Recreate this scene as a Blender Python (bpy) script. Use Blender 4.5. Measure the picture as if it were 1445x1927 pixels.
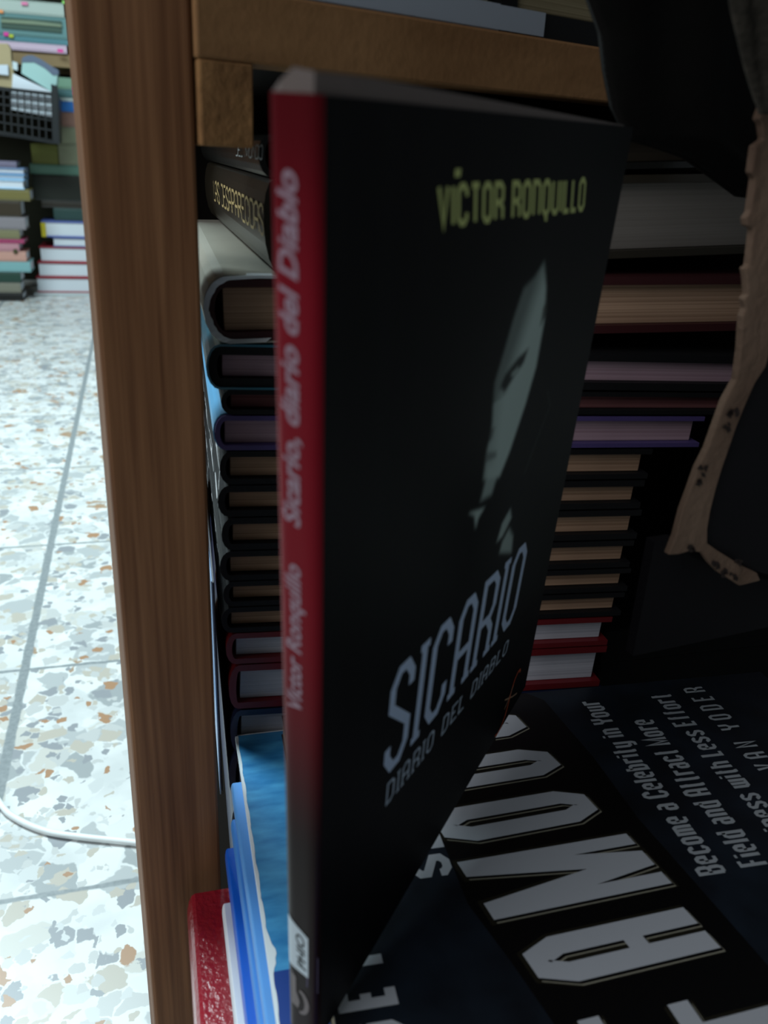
import bpy, math, random
from mathutils import Vector, Matrix
random.seed(7)
S = bpy.context.scene
for o in list(bpy.data.objects): bpy.data.objects.remove(o)
C = S.collection
R = math.radians
H0 = 0.5                                   # eye height above the floor (m)

# ------------------------------------------------------------------ camera
ZC = Vector((0, -.921, .389)).normalized()
XC = Vector((.9986, .0205, .0486)); XC = (XC - ZC * XC.dot(ZC)).normalized()
YC = ZC.cross(XC)
cd = bpy.data.cameras.new('camera'); cam = bpy.data.objects.new('camera', cd); C.objects.link(cam)
cam.matrix_world = Matrix(((XC.x, YC.x, ZC.x, 0), (XC.y, YC.y, ZC.y, 0), (XC.z, YC.z, ZC.z, H0), (0, 0, 0, 1)))
cd.sensor_fit = 'VERTICAL'; cd.sensor_height = 36; cd.lens = 36 * 1600 / 1927
cd.clip_start = .01; cd.clip_end = 60
cd.dof.use_dof = True; cd.dof.focus_distance = .42; cd.dof.aperture_fstop = 15
S.camera = cam

# ------------------------------------------------------------------ world, lamps, exposure
w = bpy.data.worlds.new('world'); S.world = w; w.use_nodes = True
bg = w.node_tree.nodes['Background']; bg.inputs[0].default_value = (.80, .92, 1, 1); bg.inputs[1].default_value = .085
def lamp(name, loc, target, size, size_y, power, col):
    l = bpy.data.lights.new(name, 'AREA'); l.shape = 'RECTANGLE'; l.size = size; l.size_y = size_y
    l.energy = power; l.color = col
    o = bpy.data.objects.new(name, l); C.objects.link(o); o.location = loc
    o.rotation_euler = (Vector(target) - Vector(loc)).to_track_quat('-Z', 'Y').to_euler(); return o
lamp('aisle_lamp', (-1.0, 1.25, 1.9), (-.75, 1.15, 0), .8, 1.3, 74, (.76, .95, 1))
lamp('front_fill', (-1.3, -1.1, 1.8), (0, .3, .3), 1.6, 1.6, 21, (.95, .97, 1))  # added fill from behind the camera, no known lamp there
S.view_settings.view_transform = 'Standard'; S.view_settings.look = 'None'
S.view_settings.exposure = 0; S.view_settings.gamma = 1

# ------------------------------------------------------------------ geometry of the place
def du(a): return Vector((math.sin(R(a)), math.cos(R(a)), 0))          # unit vector along an azimuth
def P(e, g, z, a=74): v = du(a) * e + du(a - 90) * g; return Vector((v.x, v.y, H0 + z))
def ray(x, y): return XC * (x - 722.5) / 1600 - YC * (y - 963.5) / 1600 - ZC
def onz(x, y, z): r = ray(x, y); p = r * (z / r.z); return Vector((p.x, p.y, H0 + z))
def onp(x, y, p, a):
    r = ray(x, y); n = Vector((math.cos(R(a)), -math.sin(R(a)), 0)); q = Vector((p[0], p[1], 0))
    t = n.dot(q) / n.dot(r); v = r * t; return Vector((v.x, v.y, v.z + H0))

# ------------------------------------------------------------------ materials
def lin(c): return tuple(((v / 255) / 12.92 if v / 255 <= .04045 else ((v / 255 + .055) / 1.055) ** 2.4) for v in c) + (1,)
MC = {}
def mat(name, c, rough=.6, spec=.35, var=None, scale=(30, 30, 30), amt=.5, bump=0, bscale=60, detail=4, coat=0, metal=0):
    """principled; var = second colour mixed in by stretched noise in object space"""
    if name in MC: return MC[name]
    m = bpy.data.materials.new(name); m.use_nodes = True; n = m.node_tree.nodes; l = m.node_tree.links
    b = n['Principled BSDF']; b.inputs['Roughness'].default_value = rough; b.inputs['Specular IOR Level'].default_value = spec
    b.inputs['Base Color'].default_value = lin(c); b.inputs['Coat Weight'].default_value = coat; b.inputs['Coat Roughness'].default_value = .15
    b.inputs['Metallic'].default_value = metal
    tc = n.new('ShaderNodeTexCoord')
    if var is not None:
        mp = n.new('ShaderNodeMapping'); mp.inputs['Scale'].default_value = scale; l.new(tc.outputs['Object'], mp.inputs[0])
        nz = n.new('ShaderNodeTexNoise'); nz.inputs['Scale'].default_value = 1; nz.inputs['Detail'].default_value = detail
        l.new(mp.outputs[0], nz.inputs['Vector'])
        rp = n.new('ShaderNodeValToRGB'); rp.color_ramp.elements[0].position = .5 - amt / 2 + .02; rp.color_ramp.elements[1].position = .5 + amt / 2
        rp.color_ramp.elements[0].color = lin(c); rp.color_ramp.elements[1].color = lin(var)
        l.new(nz.outputs[0], rp.inputs[0]); l.new(rp.outputs[0], b.inputs['Base Color'])
    if bump:
        nb = n.new('ShaderNodeTexNoise'); nb.inputs['Scale'].default_value = bscale; nb.inputs['Detail'].default_value = 3
        l.new(tc.outputs['Object'], nb.inputs['Vector'])
        bp = n.new('ShaderNodeBump'); bp.inputs['Strength'].default_value = bump; bp.inputs['Distance'].default_value = .001
        l.new(nb.outputs[0], bp.inputs['Height']); l.new(bp.outputs[0], b.inputs['Normal'])
    MC[name] = m; return m
def pages(name, c, dark): return mat(name, c, .85, .1, dark, (4, 4, 1500), .35, detail=2)

def wood_mat():
    m = mat('oak_wood', (150, 104, 70), .6, .25)
    n = m.node_tree.nodes; l = m.node_tree.links; b = n['Principled BSDF']
    tc = [x for x in n if x.type == 'TEX_COORD'][0]
    mp = n.new('ShaderNodeMapping'); mp.inputs['Scale'].default_value = (420, 420, 9); l.new(tc.outputs['Object'], mp.inputs[0])
    a = n.new('ShaderNodeTexNoise'); a.inputs['Scale'].default_value = 1; a.inputs['Detail'].default_value = 6; l.new(mp.outputs[0], a.inputs[0])
    mp2 = n.new('ShaderNodeMapping'); mp2.inputs['Scale'].default_value = (70, 70, 6); l.new(tc.outputs['Object'], mp2.inputs[0])
    a2 = n.new('ShaderNodeTexNoise'); a2.inputs['Scale'].default_value = 1; a2.inputs['Detail'].default_value = 3; l.new(mp2.outputs[0], a2.inputs[0])
    r = n.new('ShaderNodeValToRGB'); r.color_ramp.elements[0].position = .3; r.color_ramp.elements[1].position = .7
    r.color_ramp.elements[0].color = lin((112, 74, 48)); r.color_ramp.elements[1].color = lin((152, 108, 74))
    l.new(a.outputs[0], r.inputs[0])
    r2 = n.new('ShaderNodeValToRGB'); r2.color_ramp.elements[0].position = .35; r2.color_ramp.elements[1].position = .65
    r2.color_ramp.elements[0].color = (.72, .66, .6, 1); r2.color_ramp.elements[1].color = (1, 1, 1, 1); l.new(a2.outputs[0], r2.inputs[0])
    mx = n.new('ShaderNodeMix'); mx.data_type = 'RGBA'; mx.blend_type = 'MULTIPLY'; mx.inputs[0].default_value = 1
    l.new(r.outputs[0], mx.inputs[6]); l.new(r2.outputs[0], mx.inputs[7]); l.new(mx.outputs[2], b.inputs['Base Color'])
    bp = n.new('ShaderNodeBump'); bp.inputs['Strength'].default_value = .15; bp.inputs['Distance'].default_value = .0006
    l.new(a.outputs[0], bp.inputs['Height']); l.new(bp.outputs[0], b.inputs['Normal'])
    return m
WOOD = wood_mat()
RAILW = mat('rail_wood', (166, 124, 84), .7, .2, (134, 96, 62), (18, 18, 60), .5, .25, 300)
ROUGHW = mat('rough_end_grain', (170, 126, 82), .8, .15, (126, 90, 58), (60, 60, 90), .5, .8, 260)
SHADEW = mat('shade_toned_board', (18, 14, 11), .85, .1)  # near-black colour stands in for the shade inside the rack
BLACK = mat('black_board_cover', (14, 14, 15), .5, .3)
BLACKM = mat('black_cover_matte', (18, 18, 20), .6, .25, bump=.2, bscale=500)
PG_BROWN = pages('aged_brown_pages', (186, 152, 126), (142, 112, 90))
PG_WHITE = pages('white_pages', (196, 196, 204), (168, 168, 178))
PG_PINK = pages('pinkish_pages', (184, 156, 166), (156, 126, 138))
PG_MAR = pages('maroon_tinted_pages', (128, 84, 84), (100, 60, 62))
PG_YEL = pages('yellowed_pages', (160, 148, 118), (120, 108, 82))
PAPER_W = mat('white_paper', (225, 230, 236), .7, .2)

# ------------------------------------------------------------------ mesh helpers
class MB:
    def __init__(s): s.v = []; s.f = []
    def add(s, vs, fs):
        k = len(s.v); s.v += [tuple(v) for v in vs]; s.f += [tuple(k + i for i in f) for f in fs]; return s
    def box(s, x0, x1, y0, y1, z0, z1):
        return s.add([(x0, y0, z0), (x1, y0, z0), (x1, y1, z0), (x0, y1, z0), (x0, y0, z1), (x1, y0, z1), (x1, y1, z1), (x0, y1, z1)],
                     [(0, 3, 2, 1), (4, 5, 6, 7), (0, 1, 5, 4), (1, 2, 6, 5), (2, 3, 7, 6), (3, 0, 4, 7)])
    def prism(s, poly, off):
        """closed polygon (3D points) extruded by vector off"""
        n = len(poly); a = [Vector(p) for p in poly]; b = [p + Vector(off) for p in a]
        return s.add(a + b, [tuple(range(n)), tuple(range(2 * n - 1, n - 1, -1))] + [(i, i + n, (i + 1) % n + n, (i + 1) % n) for i in range(n)])
    def tube(s, pts, r, n=10):
        pts = [Vector(p) for p in pts]; rings = []
        for i, p in enumerate(pts):
            t = (pts[min(i + 1, len(pts) - 1)] - pts[max(i - 1, 0)]).normalized()
            u = t.cross(Vector((0, 0, 1))); u = u.normalized() if u.length > 1e-4 else Vector((1, 0, 0)); v = t.cross(u)
            rings.append([p + (u * math.cos(2 * math.pi * k / n) + v * math.sin(2 * math.pi * k / n)) * r for k in range(n)])
        fs = [(i * n + k, i * n + (k + 1) % n, (i + 1) * n + (k + 1) % n, (i + 1) * n + k) for i in range(len(pts) - 1) for k in range(n)]
        return s.add([q for r_ in rings for q in r_], fs + [tuple(range(n)), tuple(range(len(pts) * n - 1, (len(pts) - 1) * n - 1, -1))])
    def build(s, name, m, parent=None, bevel=0, smooth=False):
        me = bpy.data.meshes.new(name); me.from_pydata(s.v, [], s.f); me.materials.append(m)
        o = bpy.data.objects.new(name, me); C.objects.link(o)
        if parent is not None: o.parent = parent
        import bmesh
        b = bmesh.new(); b.from_mesh(me); bmesh.ops.recalc_face_normals(b, faces=b.faces); b.to_mesh(me); b.free()
        if smooth:
            for p in me.polygons: p.use_smooth = True
        if bevel:
            md = o.modifiers.new('bevel', 'BEVEL'); md.width = bevel; md.segments = 2; md.limit_method = 'ANGLE'
        return o
def tag(o, label, cat, group=None):
    o['label'] = label; o['category'] = cat
    if group: o['group'] = group
    return o
def struct(o): o['kind'] = 'structure'; return o
def empty(name, loc, az=90, tilt=0):
    o = bpy.data.objects.new(name, None); C.objects.link(o); o.empty_display_size = .02
    o.matrix_world = Matrix.Translation(loc) @ Matrix.Rotation(R(90 - az), 4, 'Z') @ Matrix.Rotation(tilt, 4, 'Y'); return o

# ------------------------------------------------------------------ stroke lettering
c_ = .14
GL = {  # unit-box polylines (closed if last == first); second value = relative width
 'A': ([[(0,0),(0,1-c_),(.3,1),(.7,1),(1,1-c_),(1,0)],[(0,.42),(1,.42)]],1),
 'B': ([[(0,0),(0,1),(.75,1),(1,.87),(1,.64),(.8,.53),(0,.53)],[(.8,.53),(1,.4),(1,.13),(.75,0),(0,0)]],1),
 'C': ([[(1,.72),(1,1-c_),(.7,1),(.3,1),(0,1-c_),(0,c_),(.3,0),(.7,0),(1,c_),(1,.28)]],1),
 'D': ([[(0,0),(0,1),(.65,1),(1,1-c_),(1,c_),(.65,0),(0,0)]],1),
 'E': ([[(1,1),(0,1),(0,0),(1,0)],[(0,.52),(.8,.52)]],.85),
 'F': ([[(1,1),(0,1),(0,0)],[(0,.5),(.85,.5)]],.85),
 'G': ([[(1,.72),(1,1-c_),(.7,1),(.3,1),(0,1-c_),(0,c_),(.3,0),(.7,0),(1,c_),(1,.5),(.55,.5)]],1),
 'H': ([[(0,0),(0,1)],[(1,0),(1,1)],[(0,.5),(1,.5)]],1),
 'I': ([[(0,0),(0,1)]],.0),
 'L': ([[(0,1),(0,0),(1,0)]],.8),
 'M': ([[(0,0),(0,1),(.5,.12),(1,1),(1,0)]],1.5),
 'N': ([[(0,0),(0,1),(1,0),(1,1)]],1),
 'O': ([[(0,c_),(0,1-c_),(.3,1),(.7,1),(1,1-c_),(1,c_),(.7,0),(.3,0),(0,c_)]],1),
 'P': ([[(0,0),(0,1),(.7,1),(1,.88),(1,.58),(.7,.46),(0,.46)]],1),
 'Q': ([[(0,c_),(0,1-c_),(.3,1),(.7,1),(1,1-c_),(1,c_),(.7,0),(.3,0),(0,c_)],[(.55,0),(.55,-.16),(.8,-.16)]],1),
 'R': ([[(0,0),(0,1),(.7,1),(1,.88),(1,.6),(.75,.48),(0,.48)],[(.6,.48),(1,.3),(1,0)]],1),
 'S': ([[(1,.74),(1,1-c_),(.7,1),(.3,1),(0,1-c_),(0,.66),(1,.36),(1,c_),(.7,0),(.3,0),(0,c_),(0,.26)]],1),
 'T': ([[(0,1),(1,1)],[(.5,1),(.5,0)]],.9),
 'U': ([[(0,1),(0,c_),(.3,0),(.7,0),(1,c_),(1,1)]],1),
 'V': ([[(0,1),(.5,0),(1,1)]],1),
 'Y': ([[(0,1),(0,.6),(.5,.45),(1,.6),(1,1)],[(.5,.45),(.5,0)]],1),
 'n2': ([[(0,0),(0,1),(.7,1),(1,1-c_),(1,0)]],1),
 'a': ([[(.05,.74),(.7,.74),(1,.64),(1,0)],[(1,.42),(.2,.42),(0,.34),(0,.08),(.2,0),(1,0)]],.9),
 'b': ([[(0,1),(0,0),(.7,0),(1,.1),(1,.64),(.7,.74),(0,.74)]],.9),
 'c': ([[(1,.56),(1,.66),(.7,.74),(.3,.74),(0,.64),(0,.1),(.3,0),(.7,0),(1,.1),(1,.2)]],.9),
 'd': ([[(1,1),(1,0),(.3,0),(0,.1),(0,.64),(.3,.74),(1,.74)]],.9),
 'e': ([[(0,.38),(1,.38),(1,.64),(.7,.74),(.3,.74),(0,.64),(0,.1),(.3,0),(1,0)]],.9),
 'f': ([[(1,1),(.5,1),(.35,.9),(.35,0)],[(0,.7),(.9,.7)]],.6),
 'h': ([[(0,0),(0,1)],[(0,.74),(.7,.74),(1,.64),(1,0)]],.9),
 'i': ([[(0,0),(0,.74)],[(0,.9),(0,1)]],0),
 'l': ([[(0,0),(0,1)]],0),
 'm': ([[(0,0),(0,.74),(.85,.74),(1,.64),(1,0)],[(.5,.74),(.5,0)]],1.45),
 'n': ([[(0,0),(0,.74),(.7,.74),(1,.64),(1,0)]],.9),
 'o': ([[(0,.1),(0,.64),(.3,.74),(.7,.74),(1,.64),(1,.1),(.7,0),(.3,0),(0,.1)]],.9),
 'r': ([[(0,0),(0,.74),(1,.74),(1,.62)]],.6),
 's': ([[(1,.6),(1,.66),(.7,.74),(.3,.74),(0,.66),(0,.5),(1,.28),(1,.1),(.7,0),(.3,0),(0,.1),(0,.16)]],.85),
 't': ([[(.35,1),(.35,.08),(.5,0),(1,0)],[(0,.72),(.95,.72)]],.6),
 'u': ([[(0,.74),(0,.1),(.3,0),(1,0)],[(1,.74),(1,0)]],.9),
 'v': ([[(0,.74),(.5,0),(1,.74)]],.9),
 'w': ([[(0,.74),(0,.1),(.2,0),(1,0),(1,.74)],[(.5,.74),(.5,0)]],1.4),
 'y': ([[(0,.74),(0,.1),(.3,0),(1,0)],[(1,.74),(1,-.15),(.8,-.25),(.1,-.25)]],.9),
}
def thick(poly, w):
    closed = poly[0] == poly[-1] and len(poly) > 2
    p = [Vector(q) for q in (poly[:-1] if closed else poly)]; n = len(p); L = []; Rr = []
    for i in range(n):
        a = p[i - 1] if (i or closed) else None; b = p[(i + 1) % n] if (i < n - 1 or closed) else None
        d1 = (p[i] - a).normalized() if a is not None else None; d2 = (b - p[i]).normalized() if b is not None else None
        if d1 is None: d1 = d2
        if d2 is None: d2 = d1
        n1 = Vector((-d1.y, d1.x)); n2 = Vector((-d2.y, d2.x)); m = (n1 + n2)
        m = m.normalized() if m.length > 1e-6 else n1
        k = w / 2 / max(m.dot(n1), .45); L.append(p[i] + m * k); Rr.append(p[i] - m * k)
    vs = L + Rr; fs = [(i, (i + 1) % n, (i + 1) % n + n, i + n) for i in range(n if closed else n - 1)]
    return vs, fs
def text2d(txt, width, height, sw, gap, serif=0):
    """strokes of txt laid out to fill width; returns (verts, faces) in 2D"""
    K = {'n#': 'n2'}; toks = list(txt); rel = []
    for t in toks: rel.append(.62 if t == ' ' else GL[t][1])
    nl = len(toks); fixed = sum(sw for t in toks if t != ' ') + gap * (nl - 1)
    u = (width - fixed) / max(sum(rel), .01); x = 0; V = []; F = []
    for t, r in zip(toks, rel):
        if t == ' ': x += r * u + gap; continue
        for pi, pl in enumerate(GL[t][0]):
            q = [(x + sw / 2 + a * r * u, sw / 2 + b * (height - sw)) for a, b in pl]
            vs, fs = thick(q, sw); k = len(V); V += [(v_.x, v_.y, pi) for v_ in vs]; F += [tuple(k + i for i in f) for f in fs]
            if serif and q[0] != q[-1]:
                for e, g in ((q[0], pl[0]), (q[-1], pl[-1])):
                    if g[1] in (0, 1) and t in 'IARHNMPDTLVBE':
                        vs, fs = thick([(e[0] - serif, e[1]), (e[0] + serif, e[1])], sw * .8); k = len(V); V += [(v_.x, v_.y, 2 + pi + (e is q[0])) for v_ in vs]; F += [tuple(k + i for i in f) for f in fs]
        x += sw + r * u + gap
    return V, F
def lifted(fn, a, b, k):
    p = fn(a, b); n = (fn(a + .01, b) - p).cross(fn(a, b + .01) - p).normalized(); return p + n * k * 1.2e-5
def lettering(name, m, parent, txt, width, height, sw, gap, fn, serif=0, soli=0):
    """fn maps (x/width, y/height) -> point in parent space"""
    V, F = text2d(txt, width, height, sw, gap, serif)
    mb = MB(); mb.add([lifted(fn, v[0] / width, v[1] / height, v[2]) for v in V], F)
    return mb.build(name, m, parent)
def font_text(name, m, parent, txt, fn, bold=0, shear=0, sx=1):
    """Blender's own built-in face, laid out on a unit box by fn(u, v)"""
    c = bpy.data.curves.new('t', 'FONT'); c.body = txt; c.offset = bold; c.shear = shear; c.resolution_u = 3
    t = bpy.data.objects.new('t', c); C.objects.link(t); bpy.context.view_layer.update()
    me = bpy.data.meshes.new_from_object(t.evaluated_get(bpy.context.evaluated_depsgraph_get()))
    bpy.data.objects.remove(t)
    xs = [v.co.x for v in me.vertices]; x0, x1 = min(xs), max(xs)
    for v in me.vertices: v.co = fn((v.co.x - x0) / (x1 - x0), v.co.y / .69)
    me.materials.clear(); me.materials.append(m); o = bpy.data.objects.new(name, me); C.objects.link(o); o.parent = parent; return o

# ------------------------------------------------------------------ the book builder
def book(name, label, loc, az, w, l, t, cov, pg, board=.0022, rnd=.004, over=.003, tilt=0, group=None, cat='book', sag=0):
    """lying book: spine at local x=0 (running along y), fore-edge at x=w, thickness along z"""
    r = empty(name, loc, az, tilt); tag(r, label, cat, group)
    cv = ushell(w, l, t, board, rnd).build('cover', cov, r)
    MB().box(board + max(rnd * .45, .0004), w - over, over, l - over, board + .00005, t - board - .00005).build('page_block', pg, r, bevel=.0004)
    return r, cv
def ushell(w, l, t, board, rnd, grow=0, y0=0):
    def prof(i):
        h0 = i - grow; h1 = t - i + grow; x0 = i - grow; rr = max(rnd - i + grow, .0004); pts = [(w, h0), (x0 + rr, h0)]
        for k in range(1, 8):
            a = math.pi * k / 8; pts.append((x0 + rr - rr * math.sin(a), (h0 + h1) / 2 - (h1 - h0) / 2 * math.cos(a)))
        return pts + [(x0 + rr, h1), (w, h1)]
    o_, i_ = prof(0), prof(board); n = len(o_); mb = MB()
    vs = [(x, y, z) for y in (y0, l) for x, z in o_] + [(x, y, z) for y in (y0, l) for x, z in i_]
    fs = []
    for k in range(n - 1):
        fs += [(k, k + 1, n + k + 1, n + k), (2 * n + k, 3 * n + k, 3 * n + k + 1, 2 * n + k + 1), (k, 2 * n + k, 2 * n + k + 1, k + 1), (n + k, n + k + 1, 3 * n + k + 1, 3 * n + k)]
    fs += [(0, n, 3 * n, 2 * n), (n - 1, 3 * n - 1, 4 * n - 1, 2 * n - 1)]
    return mb.add(vs, fs)

# ================================================================== SETTING: floor, far wall
def floor_mat():
    m = bpy.data.materials.new('terrazzo_tiles'); m.use_nodes = True; n = m.node_tree.nodes; l = m.node_tree.links
    b = n['Principled BSDF']; b.inputs['Roughness'].default_value = .3; b.inputs['Specular IOR Level'].default_value = .5
    tc = n.new('ShaderNodeTexCoord')
    def cells(scale, stops, thr, loc, soft=.03):
        mp = n.new('ShaderNodeMapping'); mp.inputs['Location'].default_value = loc; l.new(tc.outputs['Object'], mp.inputs[0])
        wn = n.new('ShaderNodeTexNoise'); wn.inputs['Scale'].default_value = scale * 1.3; wn.inputs['Detail'].default_value = 3; l.new(mp.outputs[0], wn.inputs[0])
        ad = n.new('ShaderNodeVectorMath'); ad.operation = 'MULTIPLY_ADD'; l.new(wn.outputs['Color'], ad.inputs[0]); ad.inputs[1].default_value = (.7 / scale,) * 3; l.new(mp.outputs[0], ad.inputs[2])
        v = n.new('ShaderNodeTexVoronoi'); v.inputs['Scale'].default_value = scale; l.new(ad.outputs[0], v.inputs['Vector'])
        e = n.new('ShaderNodeTexVoronoi'); e.feature = 'DISTANCE_TO_EDGE'; e.inputs['Scale'].default_value = scale; l.new(ad.outputs[0], e.inputs['Vector'])
        sp = n.new('ShaderNodeSeparateColor'); l.new(v.outputs['Color'], sp.inputs[0])
        rp = n.new('ShaderNodeValToRGB'); rp.color_ramp.interpolation = 'CONSTANT'
        while len(rp.color_ramp.elements) < len(stops): rp.color_ramp.elements.new(.5)
        for k, (p, c) in enumerate(stops): rp.color_ramp.elements[k].position = p; rp.color_ramp.elements[k].color = lin(c)
        l.new(sp.outputs[0], rp.inputs[0])
        ms = n.new('ShaderNodeMapRange'); ms.inputs[1].default_value = thr; ms.inputs[2].default_value = thr + soft; l.new(e.outputs[0], ms.inputs[0])
        on = n.new('ShaderNodeMath'); on.operation = 'LESS_THAN'; l.new(sp.outputs[1], on.inputs[0]); 
        mu = n.new('ShaderNodeMath'); mu.operation = 'MULTIPLY'; l.new(ms.outputs[0], mu.inputs[0]); l.new(on.outputs[0], mu.inputs[1])
        return rp.outputs[0], mu.outputs[0], on
    base = n.new('ShaderNodeTexNoise'); base.inputs['Scale'].default_value = 16; base.inputs['Detail'].default_value = 7; l.new(tc.outputs['Object'], base.inputs[0])
    rb = n.new('ShaderNodeValToRGB'); rb.color_ramp.elements[0].position = .35; rb.color_ramp.elements[1].position = .65
    rb.color_ramp.elements[0].color = lin((202, 205, 204)); rb.color_ramp.elements[1].color = lin((226, 228, 226)); l.new(base.outputs[0], rb.inputs[0])
    col = rb.outputs[0]
    G = [(0, (216, 218, 217)), (.22, (176, 180, 180)), (.45, (220, 221, 218)), (.62, (158, 163, 164)), (.78, (198, 197, 190)), (.95, (166, 142, 118))]
    G2 = [(0, (200, 203, 202)), (.3, (184, 178, 166)), (.5, (190, 192, 190)), (.72, (146, 150, 154)), (.9, (168, 132, 102))]
    for sc, st, thr, loc, dens in ((34, G, .02, (0, 0, 0), .62), (62, G2, .03, (3, 1, 0), .36), (130, G2, .05, (1, 5, 0), .25)):
        cc, mk, on = cells(sc, st, thr, loc); on.inputs[1].default_value = dens
        mx = n.new('ShaderNodeMix'); mx.data_type = 'RGBA'; l.new(mk, mx.inputs[0]); l.new(col, mx.inputs[6]); l.new(cc, mx.inputs[7]); col = mx.outputs[2]
    # grout: 30 cm grid
    mp = n.new('ShaderNodeMapping'); mp.vector_type = 'TEXTURE'; mp.inputs['Location'].default_value = (-.355, .724, 0); mp.inputs['Rotation'].default_value = (0, 0, R(16.2))
    l.new(tc.outputs['Object'], mp.inputs[0]); sx = n.new('ShaderNodeSeparateXYZ'); l.new(mp.outputs[0], sx.inputs[0])
    wob = n.new('ShaderNodeTexNoise'); wob.inputs['Scale'].default_value = 60; l.new(tc.outputs['Object'], wob.inputs[0])
    ms = []
    for ax, ofs, wd in ((0, 0, .0075), (1, -.0 , .0028)):
        a = n.new('ShaderNodeMath'); a.operation = 'ADD'; a.inputs[1].default_value = 30 + ofs; l.new(sx.outputs[ax], a.inputs[0])
        d = n.new('ShaderNodeMath'); d.operation = 'PINGPONG'; d.inputs[1].default_value = .15; l.new(a.outputs[0], d.inputs[0])
        w2 = n.new('ShaderNodeMath'); w2.operation = 'MULTIPLY_ADD'; w2.inputs[1].default_value = .003; w2.inputs[2].default_value = -.0015; l.new(wob.outputs[0], w2.inputs[0])
        s2 = n.new('ShaderNodeMath'); s2.operation = 'ADD'; l.new(d.outputs[0], s2.inputs[0]); l.new(w2.outputs[0], s2.inputs[1])
        q = n.new('ShaderNodeMapRange'); q.inputs[1].default_value = wd / 2; q.inputs[2].default_value = wd / 2 + .0015; q.inputs[3].default_value = 1; q.inputs[4].default_value = 0
        l.new(s2.outputs[0], q.inputs[0]); ms.append(q.outputs[0])
    mm = n.new('ShaderNodeMath'); mm.operation = 'MAXIMUM'; l.new(ms[0], mm.inputs[0]); l.new(ms[1], mm.inputs[1])
    gc = n.new('ShaderNodeTexNoise'); gc.inputs['Scale'].default_value = 240; l.new(tc.outputs['Object'], gc.inputs[0])
    rg = n.new('ShaderNodeValToRGB'); rg.color_ramp.elements[0].color = lin((112, 120, 122)); rg.color_ramp.elements[1].color = lin((158, 164, 166)); l.new(gc.outputs[0], rg.inputs[0])
    mx = n.new('ShaderNodeMix'); mx.data_type = 'RGBA'; l.new(mm.outputs[0], mx.inputs[0]); l.new(col, mx.inputs[6]); l.new(rg.outputs[0], mx.inputs[7])
    l.new(mx.outputs[2], b.inputs['Base Color'])
    return m
struct(MB().box(-4, 3, -1.5, 5.5, -.05, 0).build('floor', floor_mat()))
struct(MB().box(-4, 3, 5.4, 5.5, 0, 3).build('wall_back', mat('wall_paint', (150, 150, 140), .8)))

# ================================================================== THE NEAR BOOK RACK
rack = empty('bookcase', P(0, .27, -.5), 90)
tag(rack, 'open brown wooden bookcase filling the right side, its front post near the camera', 'bookcase')
rack_inv = rack.matrix_world.inverted()
def part_world(mb, name, m, root, **k):
    inv = root.matrix_world.inverted(); mb.v = [tuple(inv @ Vector(v)) for v in mb.v]; return mb.build(name, m, root, **k)
def upright(a, b, depth, az):
    d = du(az - 90) * depth; mb = MB()
    mb.prism([Vector((a[0], a[1], 0)), Vector((b[0], b[1], 0)), Vector((b[0], b[1], 0)) + d, Vector((a[0], a[1], 0)) + d], (0, 0, 1.55)); return mb
part_world(upright((-.0868, .2495), (-.0588, .2618), .022, 66), 'post', WOOD, rack, bevel=.0012)
q0, q1 = P(-.016, .545, 0), P(.012, .545, 0)
part_world(upright(q0, q1, .022, 74), 'post', WOOD, rack, bevel=.001)
q0, q1 = P(.44, .40, 0), P(.47, .40, 0)
part_world(upright(q0, q1, .2, 74), 'side_panel', WOOD, rack, bevel=.001)
RA = 54; R0 = Vector((-.0575, .2607, 0)); rd = du(RA); rn = du(RA - 90)
def rail(z0, z1, s0=0, s1=.44, dep=.016):
    a = R0 + rd * s0 + Vector((0, 0, H0 + z0)); b = R0 + rd * s1 + Vector((0, 0, H0 + z0)); d = rn * dep
    return MB().prism([a, b, b + d, a + d], (0, 0, z1 - z0))
part_world(rail(.0213, .0392), 'front_rail', RAILW, rack, bevel=.0008)
part_world(rail(-.342, -.322), 'front_rail', SHADEW, rack, bevel=.0008)
part_world(MB().prism([P(-.004, .290, -.06), P(.0105, .290, -.06), P(.0105, .335, -.06), P(-.004, .335, -.06)], (0, 0, .081)), 'light_blocker', WOOD, rack)  # unseen piece added behind the post to block aisle light
part_world(rail(-.0008, .0213, .0005, .0172, .012), 'corner_block', ROUGHW, rack, bevel=.0008)
def board(z0, z1):
    a = R0 + rn * .016; b = a + rd * .44; pts = [a, b, P(.44, .56, 0), P(.012, .56, 0)]
    return MB().prism([Vector((p.x, p.y, H0 + z0)) for p in pts], (0, 0, z1 - z0))
for z0, z1 in ((.025, .0385), (-.337, -.322), (.42, .435), (1.0, 1.02)): part_world(board(z0, z1), 'shelf_board', SHADEW if z0 < .1 else RAILW, rack)  # boards around the opening have shade put into their colour
part_world(rail(.415, .437), 'front_rail', RAILW, rack)
part_world(MB().prism([P(-.016, .567, -.45), P(.47, .567, -.45), P(.47, .572, -.45), P(-.016, .572, -.45)], (0, 0, 1.5)), 'back_panel', SHADEW, rack)

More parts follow.
